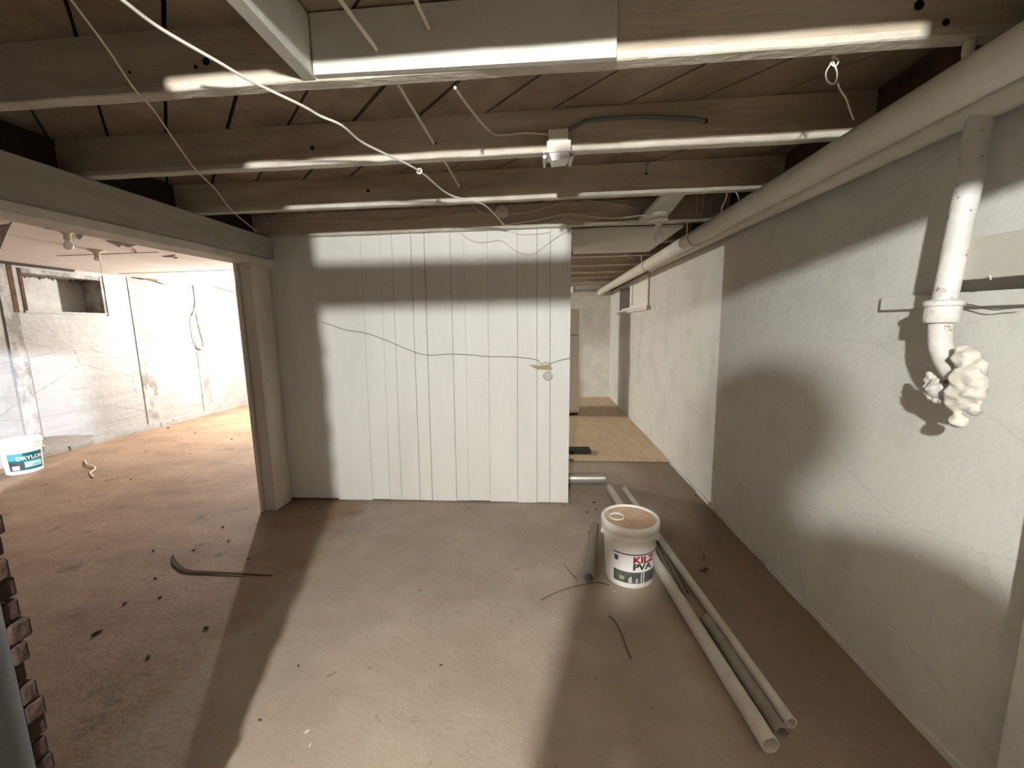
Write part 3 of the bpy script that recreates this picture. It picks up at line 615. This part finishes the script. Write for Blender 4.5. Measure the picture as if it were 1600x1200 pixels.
cable('far_wire', yc([(976, 393), (979, 399), (985, 403), (991, 404)], 4.32), .005, M_WIRE, 'curl of white wire below the hall joist past the ceiling sheet', 'wire')
q = PY(899, 449, 7.6); tag(MB().lathe((q.x-.04, 7.60, q.z-.1), [(0, 0), (.05, 0), (.05, .2), (0, .2)], 16).obj('capped_stub_pipe', M_PIPE), 'white capped pipe stub at the far end of the hall', 'pipe')

# ---- small things on the partition
fb = thing('torn_paper', PY(845, 574, 3.066), 'torn brown paper flap hanging on the partition wire', 'paper')
MB().prism([PY(826, 570, 3.071), PY(844, 571, 3.06), PY(860, 569, 3.058), PY(863, 578, 3.060), PY(850, 577, 3.055), PY(839, 577, 3.062)], (0, .0015, 0)).obj('paper_flap', M_CARD, fb)
oc = PY(856, 587.5, 3.072)
ob = thing('outlet_cover', (oc.x, 3.07, oc.z-.03), 'small grey octagonal cover plate on the board partition', 'plate')
MB().lathe((oc.x, 3.062, oc.z), [(0, 0), (.034, 0), (.038, .003), (.038, .012), (0, .012)], 8, axis=1, smooth=False).obj('plate', mat('dull_grey_plate', (.50, .49, .46), (.38, .36, .33), 30, .5, 0, metallic=.2), ob)
MB().disc((oc.x+.004, 3.0615, oc.z+.002), (0, -1, 0), .004, 8, .003).obj('knockout', M_GALV, ob)

# ================================================================ side room fittings
def ceil_socket(px, py, lab, bulb):
    c = PZ(px, py, 2.2545); t = thing('ceiling_socket', (c.x, c.y, 2.12), lab, 'lamp')
    MB().lathe((c.x, c.y, 2.2545-.075), [(0, 0), (.020, 0), (.022, .004), (.020, .035), (.030, .052), (.055, .066), (.068, .070), (.068, .0745), (0, .0745)], 24).obj('lampholder', M_POST, t)
    if bulb: MB().lathe((c.x, c.y, 2.2545-.15), [(0, 0), (.016, .003), (.026, .014), (.030, .03), (.027, .046), (.018, .064), (.014, .078)], 22).obj('bulb', M_GLASS, t)
    else: MB().lathe((c.x, c.y, 2.2545-.10), [(.012, 0), (.026, 0), (.023, .025), (.0, .027)], 20).obj('socket_shell', M_GLASS, t)
    return c
c = ceil_socket(150, 391, 'porcelain lampholder with pull chain on the side room ceiling by the window', False)
cable('pull_chain', [(c.x+.02, c.y, 2.17), (c.x+.022, c.y, 2.0), (c.x+.03, c.y, 1.86)], .0018, M_WIREB, 'thin pull chain under the side room lampholder', 'chain')
ceil_socket(103, 360, 'plain glass bulb in a socket beside the girder in the side room', True)
# rope coil hung on the left wall
r1 = [(303, 446), (306, 470), (304, 486), (300, 500), (303, 525), (308, 540), (314, 545), (319, 538), (313, 515), (309, 495), (306, 486)]
cable('hung_rope', [PX(x, y, XL+.04) for x, y in r1], .012, M_STRIP, 'pale rope looped and hung on the side room wall', 'rope')
cable('wall_cable', [PX(x, y, XL+.06) for x, y in ((316, 441), (330, 447), (345, 451), (368, 457))], .008, M_ROD, 'dark cable sloping along the head of the side room wall')
cable('bent_strip', [PZ(132, 719, .006), PZ(136, 725, .02), PZ(147, 729, .015), PZ(148, 733, .008), PZ(141, 739, .006), PZ(146, 746, .006)], .007, M_PVC, 'small bent white plastic strip on the side room floor', 'strip', sub=3)

# ================================================================ buckets
def RB(z): return .130 + .019*min(z, .34)/.34
def bucket(name, c, label, lidmat, spout):
    t = thing(name, c, label, 'bucket'); c = Vector(c)
    prof = [(0, 0), (.124, 0), (RB(0), .006)] + [(RB(z), z) for z in (.05, .12, .19, .255, .275)]
    prof += [(.154, .277), (.155, .283), (.1475, .285), (.148, .302), (.155, .304), (.156, .312), (.149, .314), (.149, .334)]
    MB().lathe(c, prof, 48).obj('body', M_PLAST, t)
    lid = MB().lathe(c, [(.152, .318), (.1585, .320), (.1595, .334), (.1595, .352), (.156, .358), (.148, .360), (.143, .357), (.140, .350)], 48).obj('lid', M_PLAST, t)
    MB().lathe(c, [(.1402, .3505), (.07, .3495), (0, .3495)], 40).obj('lid_top', lidmat, lid)
    return t, lid, c
def facing(c): return math.atan2(-c.y, -c.x)
def cpatch(c, a0, a1, z0, z1, off, name, m, parent, n=20, zf=None):
    mb = MB(); vs = []; ph = facing(c)
    for i in range(n+1):
        a = ph + math.radians(a0+(a1-a0)*i/n)
        for z in (z0, z1):
            R = RB(z)+off; vs.append(c+Vector((R*math.cos(a), R*math.sin(a), z)))
    mb.add(vs, [(2*i, 2*i+2, 2*i+3, 2*i+1) for i in range(n)], True)
    return mb.obj(name, m, parent)
def ctext(c, txt, size, a0, z0, off, m, parent, name, width=None, weight=.02):
    cu = bpy.data.curves.new('t', 'FONT'); cu.body = txt; cu.size = size; cu.offset = weight*size; cu.resolution_u = 3
    o = bpy.data.objects.new('t', cu); COL.objects.link(o)
    dg = bpy.context.evaluated_depsgraph_get(); me = o.evaluated_get(dg).to_mesh()
    bm = bmesh.new(); bm.from_mesh(me); bmesh.ops.triangulate(bm, faces=bm.faces)
    bmesh.ops.subdivide_edges(bm, edges=[e for e in bm.edges if e.calc_length() > size*.4], cuts=2); bmesh.ops.triangulate(bm, faces=bm.faces)
    bm.verts.index_update()
    xs = [v.co.x for v in bm.verts]; x0 = min(xs); sx = (width/(max(xs)-x0)) if width else 1.0
    ph = facing(c); vs = []
    for v in bm.verts:
        z = z0+v.co.y; R = RB(z)+off; a = ph+math.radians(a0)+(v.co.x-x0)*sx/R
        vs.append(c+Vector((R*math.cos(a), R*math.sin(a), z)))
    fs = []
    for f in bm.faces:
        q = [v.index for v in f.verts]; p = [vs[i] for i in q]; nn = (p[1]-p[0]).cross(p[2]-p[0]); ctr = p[0]-c
        if nn.x*ctr.x+nn.y*ctr.y < 0: q.reverse()
        fs.append(tuple(q))
    bm.free(); bpy.data.objects.remove(o); bpy.data.curves.remove(cu)
    return MB().add(vs, fs).obj(name, m, parent)
M_INK = mat('dark_grey_ink', (.045, .042, .042), bump=0, rough=.5)
M_RED = mat('dark_red_ink', (.28, .012, .025), bump=0, rough=.5)
M_PIC = mat('grey_label_picture', (.075, .08, .08), (.16, .165, .155), 28, .5, 0, fac=(.3, .55))
M_LIME = mat('pale_green_ink', (.32, .38, .20), bump=0)
kc = PZ(985, 921, 0); kc = Vector((0.484, 2.152, 0))
kb, klid, kc = bucket('paint_bucket', kc, 'white paint bucket with dusty brown lid and red lettering beside the loose pipes', M_LIDDIRT, True)
MB().lathe(kc+Vector((-.074, .004, 0)), [(.036, .350), (.037, .358), (.042, .359), (.043, .351)], 26).obj('spout_ring', M_PLAST, klid)
MB().lathe(kc+Vector((-.074, .004, 0)), [(.0358, .3515), (0, .3515)], 20).obj('spout_cap', M_LIDDIRT, klid)
lb = cpatch(kc, -36, 118, .034, .214, .0008, 'paper_label', mat('white_label', (.78, .77, .74), bump=0, rough=.45), kb, 30)
cpatch(kc, -36, 118, .204, .211, .0014, 'label_stripe', M_INK, lb, 30)
cpatch(kc, -36, 118, .036, .104, .0014, 'label_picture', M_PIC, lb, 30)
cpatch(kc, -33, -24, .160, .190, .0014, 'label_block', M_INK, lb, 6)
cpatch(kc, -22, -10, .052, .074, .0020, 'label_dot', M_LIME, lb, 6)
for a in (28, 34): cpatch(kc, a, a+2.2, .038, .106, .0020, 'label_line', M_PLAST, lb, 3)
for a, h_ in ((0, .05), (4, .062), (17, .047)): cpatch(kc, a, a+2.6, .040, .04+h_*.6, .0020, 'bottle_mark', M_PLAST, lb, 3)
ctext(kc, 'KILZ', .052, 9, .160, .0020, M_RED, lb, 'red_lettering', width=.132, weight=.045)
ctext(kc, 'PVA', .050, 9, .119, .0020, M_INK, lb, 'dark_lettering', width=.114, weight=.045)
# wire bail with side ears
ph = facing(kc)
for s in (-1, 1):
    a = ph + s*math.radians(95); e = kc+Vector((math.cos(a)*.150, math.sin(a)*.150, .245))
    MB().tube([e-Vector((math.cos(a), math.sin(a), 0))*.006, e+Vector((math.cos(a), math.sin(a), 0))*.010], .014, 14).obj('handle_ear', M_PLAST, kb)
bp_ = []
for k in range(-10, 11):
    a = ph + math.pi + k*math.radians(8.5); bp_.append(kc+Vector((math.cos(a)*.160, math.sin(a)*.160, .245-.05*math.cos(math.radians(k*9)))))
MB().tube(bp_, .0022, 6).obj('bail_handle', M_ROD, kb)

dc = Vector((-5.535, 3.66, 0))
dk, dlid, dc = bucket('waterproofer_bucket', dc, 'white bucket with dark teal label against the side room wall', mat('pale_lid', (.76, .75, .73), bump=0, rough=.5), False)
M_TEAL = mat('dark_teal_ink', (.006, .085, .095), bump=0, rough=.5); M_TEAL2 = mat('mid_teal_ink', (.07, .24, .25), bump=0); M_PALE = mat('pale_teal_ink', (.36, .55, .56), bump=0)
lb = cpatch(dc, -46, 66, .038, .225, .001, 'paper_label', M_TEAL, dk, 28)
cpatch(dc, -46, 0, .150, .225, .0018, 'label_band', M_TEAL2, lb, 10)
cpatch(dc, 0, 66, .122, .136, .0018, 'label_band', M_TEAL2, lb, 14)
cpatch(dc, -45, -2, .040, .128, .0018, 'label_picture', M_INK, lb, 10)
cpatch(dc, 2, 58, .066, .122, .0026, 'label_panel', M_PALE, lb, 12)
cpatch(dc, -36, -14, .050, .092, .0026, 'white_square', M_PLAST, lb, 8)
cpatch(dc, 22, 50, .082, .088, .0034, 'panel_line', M_TEAL, lb, 8)
ctext(dc, 'DRYLOK', .052, -18, .150, .0030, M_PLAST, lb, 'white_lettering', width=.205, weight=.02)
ph = facing(dc)
for s in (-1, 1):
    a = ph + s*math.radians(88); e = dc+Vector((math.cos(a)*.150, math.sin(a)*.150, .245))
    MB().tube([e-Vector((math.cos(a), math.sin(a), 0))*.006, e+Vector((math.cos(a), math.sin(a), 0))*.010], .014, 14).obj('handle_ear', M_PLAST, dk)
MB().tube([dc+Vector((math.cos(ph+math.radians(88+k*.9))*.162, math.sin(ph+math.radians(88+k*.9))*.162, .245-.004*k*(1 if k < 12 else .9))) for k in range(0, 28, 3)], .0025, 6).obj('bail_handle', M_GALV, dk)

# ================================================================ loose pipes on the floor
def floor_pipe(name, pa_, pb_, r, m, lab, group=None):
    a = PZ(*pa_, r); b = PZ(*pb_, r); a.z = b.z = r
    return tag(MB().hollow(a, b, r, r-.004, 26).obj(name, m), lab, 'pipe', group)
floor_pipe('pvc_pipe', (952, 762), (1204, 1165), .030, M_PVC, 'long dusty white plastic pipe lying nearest the bucket on the floor')
floor_pipe('pvc_pipe', (976, 764), (1236, 1130), .022, M_PVC, 'long thinner white plastic pipe lying along the side wall edge of the pile')
floor_pipe('grey_pipe', (1103, 966), (1222, 1146), .025, M_PVCG, 'shorter dark grey pipe lying between the two long white pipes')
floor_pipe('grey_pipe_offcut', (929, 821), (920, 903), .029, M_PVCG, 'short grey pipe offcut on the floor left of the paint bucket')
for i, (a, b) in enumerate((((1012, 832), (1064, 936)), ((1017, 830), (1070, 932)), ((1021, 827), (1075, 926)))):
    tag(MB().tube([PZ(*a, .0055), PZ(*b, .0055)], .005, 10).obj('steel_rod', M_ROD), ('dark steel rod lying against the thicker long white pipe', 'dark steel rod lying between two other steel rods', 'dark steel rod lying against the thinner long white pipe')[i], 'rod', 'steel rods between the white pipes')
# ---- metal coil, black block
dt = thing('duct_pipe', (.39, 3.5, 0), 'short shiny galvanised duct pipe lying on the floor behind the partition end', 'pipe')
MB().hollow((.212, 3.495, .052), (.520, 3.505, .052), .051, .049, 40).obj('duct_body', M_GALV, dt)
MB().hollow((.519, 3.505, .052), (.556, 3.506, .052), .0485, .046, 40).obj('crimped_end', M_GALV, dt)
MB().hollow((.510, 3.5047, .052), (.519, 3.505, .052), .0525, .050, 40).obj('bead', M_GALV, dt)
k0, k1, k2, k3 = PZ(888, 699, .06), PZ(921, 698, .06), PZ(921, 705, .06), PZ(888, 705, .06)
bk = MB().box((.24, k2.y, .0265), (k1.x, k1.y, .062))
tag(bevel(bk.obj('black_block', M_BLACK), .004), 'flat black rubber block lying on the hall plywood', 'block')
# ---- fridge in the hall
fx0, fx1, fy, fz = -.12, .566, 6.22, 1.69
fr = thing('refrigerator', (.22, 6.55, .026), 'old white refrigerator standing on the hall plywood', 'refrigerator')
bevel(MB().box((fx0, fy+.05, .06), (fx1, 6.90, fz)).obj('cabinet', M_FRIDGE, fr), .012)
bevel(MB().box((fx0, fy, .10), (fx1, fy+.047, 1.295)).obj('lower_door', M_FRIDGE, fr), .012)
bevel(MB().box((fx0, fy, 1.305), (fx1, fy+.047, fz)).obj('freezer_door', M_FRIDGE, fr), .012)
MB().box((fx0+.02, fy+.06, .0265), (fx1-.02, 6.86, .06)).obj('kick_base', M_BLACK, fr)
bevel(MB().box((fx0+.02, fy-.03, .95), (fx0+.045, fy, 1.25)).obj('handle', M_GALV, fr), .004)
# ---- strips and wires on the floor
def strip(name, pts, m, r, lab, cat, sub=5): return cable(name, [PZ(x, y, max(r, .003)) for x, y in pts], r, m, lab, cat, None, sub)
sm = [(270, 867), (272, 878), (280, 887), (293, 893), (325, 895), (370, 897), (425, 900)]
sp_ = smooth_path([PZ(x, y, .004) for x, y in sm]); mb = MB(); vs = []
for i, q in enumerate(sp_):
    t = (sp_[min(i+1, len(sp_)-1)] - sp_[max(i-1, 0)]).normalized(); nn = Vector((-t.y, t.x, 0)); wdt = .012*min(1, .3+i*.12, .25+(len(sp_)-1-i)*.05)
    vs += [q+nn*wdt+Vector((0, 0, .004)), q-nn*wdt+Vector((0, 0, .002))]
mb.add(vs, [(2*i, 2*i+1, 2*i+3, 2*i+2) for i in range(len(sp_)-1)])
o = mb.obj('curved_strip', M_MUD); md = o.modifiers.new('thick', 'SOLIDIFY'); md.thickness = .004; md.offset = 0
tag(o, 'curved dark band of scrap lying on the dirty floor before the doorway', 'strip')
strip('loose_wire', [(845, 938), (862, 929), (885, 920), (912, 913), (935, 910), (952, 914)], M_WIRED, .0028, 'thin bent wire on the floor under the grey pipe offcut', 'wire')
strip('loose_wire', [(951, 962), (962, 972), (971, 990), (978, 1010), (986, 1029)], M_WIRED, .0035, 'short curved dark wire on the bare floor before the paint bucket', 'wire')
strip('thin_stick', [(882, 883), (892, 895), (902, 906)], M_MUD, .002, 'tiny thin stick on the floor beside the grey pipe offcut', 'stick', 2)
rnd = random.Random(21)
def crumb(px, py, r, m, lab, grp):
    c = PZ(px, py, 0); bm = bmesh.new(); bmesh.ops.create_icosphere(bm, subdivisions=1, radius=r); an = rnd.uniform(0, 3)
    mb = MB(); mb.add([c+Vector((v.co.x*1.5*math.cos(an)-v.co.y*.7*math.sin(an), v.co.x*1.5*math.sin(an)+v.co.y*.7*math.cos(an), (v.co.z+r)*.5))*1 for v in bm.verts], [tuple(v.index for v in f.verts) for f in bm.faces]); bm.free()
    tag(mb.obj('floor_crumb', m), lab, 'debris', grp)
for px, py, r in ((928, 786, .012), (932, 797, .010), (917, 801, .010), (920, 833, .008), (881, 790, .007)): crumb(px, py, r, M_BLACK, 'small black crumb on the floor between partition end and paint bucket', 'black crumbs by the partition end')
for px, py, r in ((240, 861, .010), (357, 846, .009), (348, 824, .010), (150, 991, .014), (155, 988, .010), (243, 904, .008), (250, 934, .008), (195, 944, .010), (322, 982, .010), (232, 1027, .010), (303, 860, .008), (388, 874, .008)):
    crumb(px, py, r, M_MUD, 'small dark clod on the dirty floor before the doorway', 'clods on the dirty floor')
for px, py, r in ((689, 1040, .006), (406, 1126, .006), (466, 1041, .006)): crumb(px, py, r, M_MUD, 'tiny dark speck on the smooth slab', 'specks on the smooth slab')
crumb(656, 923, .006, M_RED, 'tiny red speck on the smooth slab', None)
for px, py, r in ((1000, 1054, .006), (960, 925, .006), (480, 1144, .007), (485, 1165, .006)): crumb(px, py, r, M_PVC, 'tiny white paint chip on the smooth slab', 'paint chips on the slab')
for px, py, r in ((305, 677, .010), (297, 709, .010), (362, 687, .012), (263, 669, .016), (205, 750, .010)): crumb(px, py, r, M_MUD, 'small dark clod on the side room floor', 'clods on the side room floor')
for px, py, r in ((1103, 890, .012), (1097, 893, .012), (1100, 872, .010), (1087, 775, .010), (1095, 790, .008)): crumb(px, py, r, M_MUD, 'brown flake on the darker floor along the side wall', 'flakes along the side wall')

# ================================================================ the photographer (stands behind the lens; casts the shadow on floor and side wall)
def person_mat():
    m = bpy.data.materials.new('clothed_figure'); m.use_nodes = True; N = m.node_tree.nodes; L = m.node_tree.links; b = N['Principled BSDF']; b.inputs['Roughness'].default_value = .85
    g = N.new('ShaderNodeNewGeometry'); s = N.new('ShaderNodeSeparateXYZ'); L.new(g.outputs['Position'], s.inputs[0])
    mr = N.new('ShaderNodeMapRange'); L.new(s.outputs['Z'], mr.inputs[0]); mr.inputs[1].default_value = 0; mr.inputs[2].default_value = 2
    r = N.new('ShaderNodeValToRGB'); r.color_ramp.interpolation = 'CONSTANT'; e = r.color_ramp.elements; e[0].color = (.03, .035, .06, 1); e[1].position = .475; e[1].color = (.06, .06, .065, 1)
    k = e.new(.78); k.color = (.42, .25, .18, 1); L.new(mr.outputs[0], r.inputs[0])
    h = N.new('ShaderNodeMath'); h.operation = 'GREATER_THAN'; L.new(s.outputs['Y'], h.inputs[0]); h.inputs[1].default_value = -.105
    x = N.new('ShaderNodeMix'); x.data_type = 'RGBA'; L.new(h.outputs[0], x.inputs[0]); L.new(r.outputs[0], x.inputs[6]); x.inputs[7].default_value = (.42, .25, .18, 1)
    L.new(x.outputs[2], b.inputs['Base Color']); return m
def photographer(cx, cy):
    ZSC = 1.0
    V = []; E = []; R = []
    def v(x, y, z, r, link=None):
        V.append((cx+x, cy+y, z)); R.append(r if isinstance(r, tuple) else (r, r)); i = len(V)-1
        if link is not None: E.append((link, i))
        return i
    pel = v(0, 0, .97, (.175, .12)); ab = v(0, -.01, 1.12, (.175, .115), pel); ch = v(0, -.01, 1.32, (.185, .12), ab); cl = v(.01, -.015, 1.43, (.085, .075), ch)
    nk = v(0, 0, 1.545, .055, cl); hb = v(0, .012, 1.60, (.066, .078), nk); hm = v(0, .015, 1.69, (.078, .096), hb); ht = v(0, .005, 1.775, (.066, .080), hm); v(0, 0, 1.815, (.030, .035), ht)
    v(0, .118, 1.675, .012, hm)
    for s in (-1, 1):
        hip = v(s*.095, 0, .90, .095, pel); kn = v(s*.115, .012, .50, .060, hip); an = v(s*.12, -.01, .095, .043, kn); v(s*.13, .05, .045, (.045, .040), an); v(s*.14, .15, .035, (.042, .030), len(V)-1)
        up = .035 if s > 0 else 0
        tr = v(s*.105, -.012, 1.505+up if s > 0 else 1.43, .060 if s > 0 else .045, cl); sh = v(s*(.20 if s > 0 else .20), -.01, 1.44+up*1.4 if s > 0 else 1.385, .070 if s > 0 else .062, tr)
        el = v(s*(.225 if s > 0 else .235), .015, 1.19, .060, sh); wr = v(s*.105-.09, .165, 1.365, .032, el); pm = v(s*.090-.09, .200, 1.395, (.030, .022), wr)
        hx, hy, hz, kx = s*.082-.09, .222, 1.405, -s
        for j, (dz, ln) in enumerate(((.030, .052), (.012, .060), (-.006, .055), (-.022, .042))):
            a = v(hx, hy, hz+dz, .0088, pm); b2 = v(hx+kx*ln*.45, hy+.008, hz+dz, .0082, a); v(hx+kx*ln*.85, hy+.006, hz+dz, .0076, b2)
        t1 = v(hx, hy-.025, hz+.035, .011, pm); v(hx+kx*.022, hy-.015, hz+.050, .009, t1)
    V = [(a, b, c*ZSC) for a, b, c in V]
    me = bpy.data.meshes.new('body'); me.from_pydata(V, E, []); o = bpy.data.objects.new('body', me); COL.objects.link(o)
    me.materials.append(person_mat())
    md = o.modifiers.new('skin', 'SKIN'); md.use_smooth_shade = True
    for i, sv in enumerate(me.skin_vertices[0].data): sv.radius = R[i]; sv.use_root = (i == 0)
    o.modifiers.new('sub', 'SUBSURF').levels = 2; o.modifiers['sub'].render_levels = 2
    root = thing('person', (cx, cy, 0), 'person in dark jacket and trousers holding up a phone behind the opening', 'person')
    o.parent = root; o.location = -Vector((cx, cy, 0)); WORLD[o] = Vector((0, 0, 0))
    bm = bmesh.new(); bmesh.ops.create_uvsphere(bm, u_segments=20, v_segments=14, radius=1)
    hair = MB().add([Vector((cx+q.co.x*.086, cy+.000+q.co.y*.104-(.02 if q.co.y > 0 else 0), 1.735*ZSC+q.co.z*.098)) for q in bm.verts], [tuple(q.index for q in f.verts) for f in bm.faces if f.calc_center_median().z > -.35 and not (f.calc_center_median().y > .45 and f.calc_center_median().z < .35)], True)
    bm.free(); hair.obj('hair', mat('dark_hair', (.03, .02, .014), bump=0, rough=.7), root)
    for s in (-1, 1):
        e = MB(); e.lathe((cx+s*.030, cy+.098, 1.70*ZSC), [(0, .010), (.006, .008), (.009, 0), (0, -.002)], 12, axis=1); e.obj('eye', M_HOLE, root)
        e = MB(); e.lathe((cx+s*.080, cy+.0, 1.675*ZSC), [(0, -.006), (.014, -.004), (.024, 0), (.014, .006), (0, .006)], 12, axis=0); e.obj('ear', mat('skin_tone', (.42, .25, .18), bump=0), root)
    MB().tube([(cx-.022, cy+.098, 1.628*ZSC), (cx, cy+.104, 1.626*ZSC), (cx+.022, cy+.098, 1.628*ZSC)], .005, 8).obj('mouth', mat('lip_tone', (.30, .12, .10), bump=0), root)
photographer(0.09, -0.275)
tag(bevel(MB().box((-.055, -.020, 1.375), (.075, -.012, 1.445)).obj('phone', M_BLACK), .004), 'black phone held up by the person', 'phone')
# sockets of the burning bulbs (outside the picture)
for q, lab in ((L1, 'porcelain lampholder of the burning bulb behind the person'), (L2, 'porcelain lampholder of the burning bulb behind the door post'), (L3, 'porcelain lampholder of the burning bulb in the store')):
    zt = 2.2545 if q is L2 else ZS
    t = thing('burning_lampholder', (q.x, q.y, q.z+.05), lab, 'lamp')
    MB().lathe((q.x, q.y, q.z+.05), [(0, 0), (.022, 0), (.024, .03), (.055, .045), (.058, .052), (0, .052)], 20).obj('lampholder', M_PORC, t)
    MB().tube([(q.x, q.y, q.z+.102), (q.x, q.y, zt-.001)], .02, 10).obj('stem', M_PORC, t)
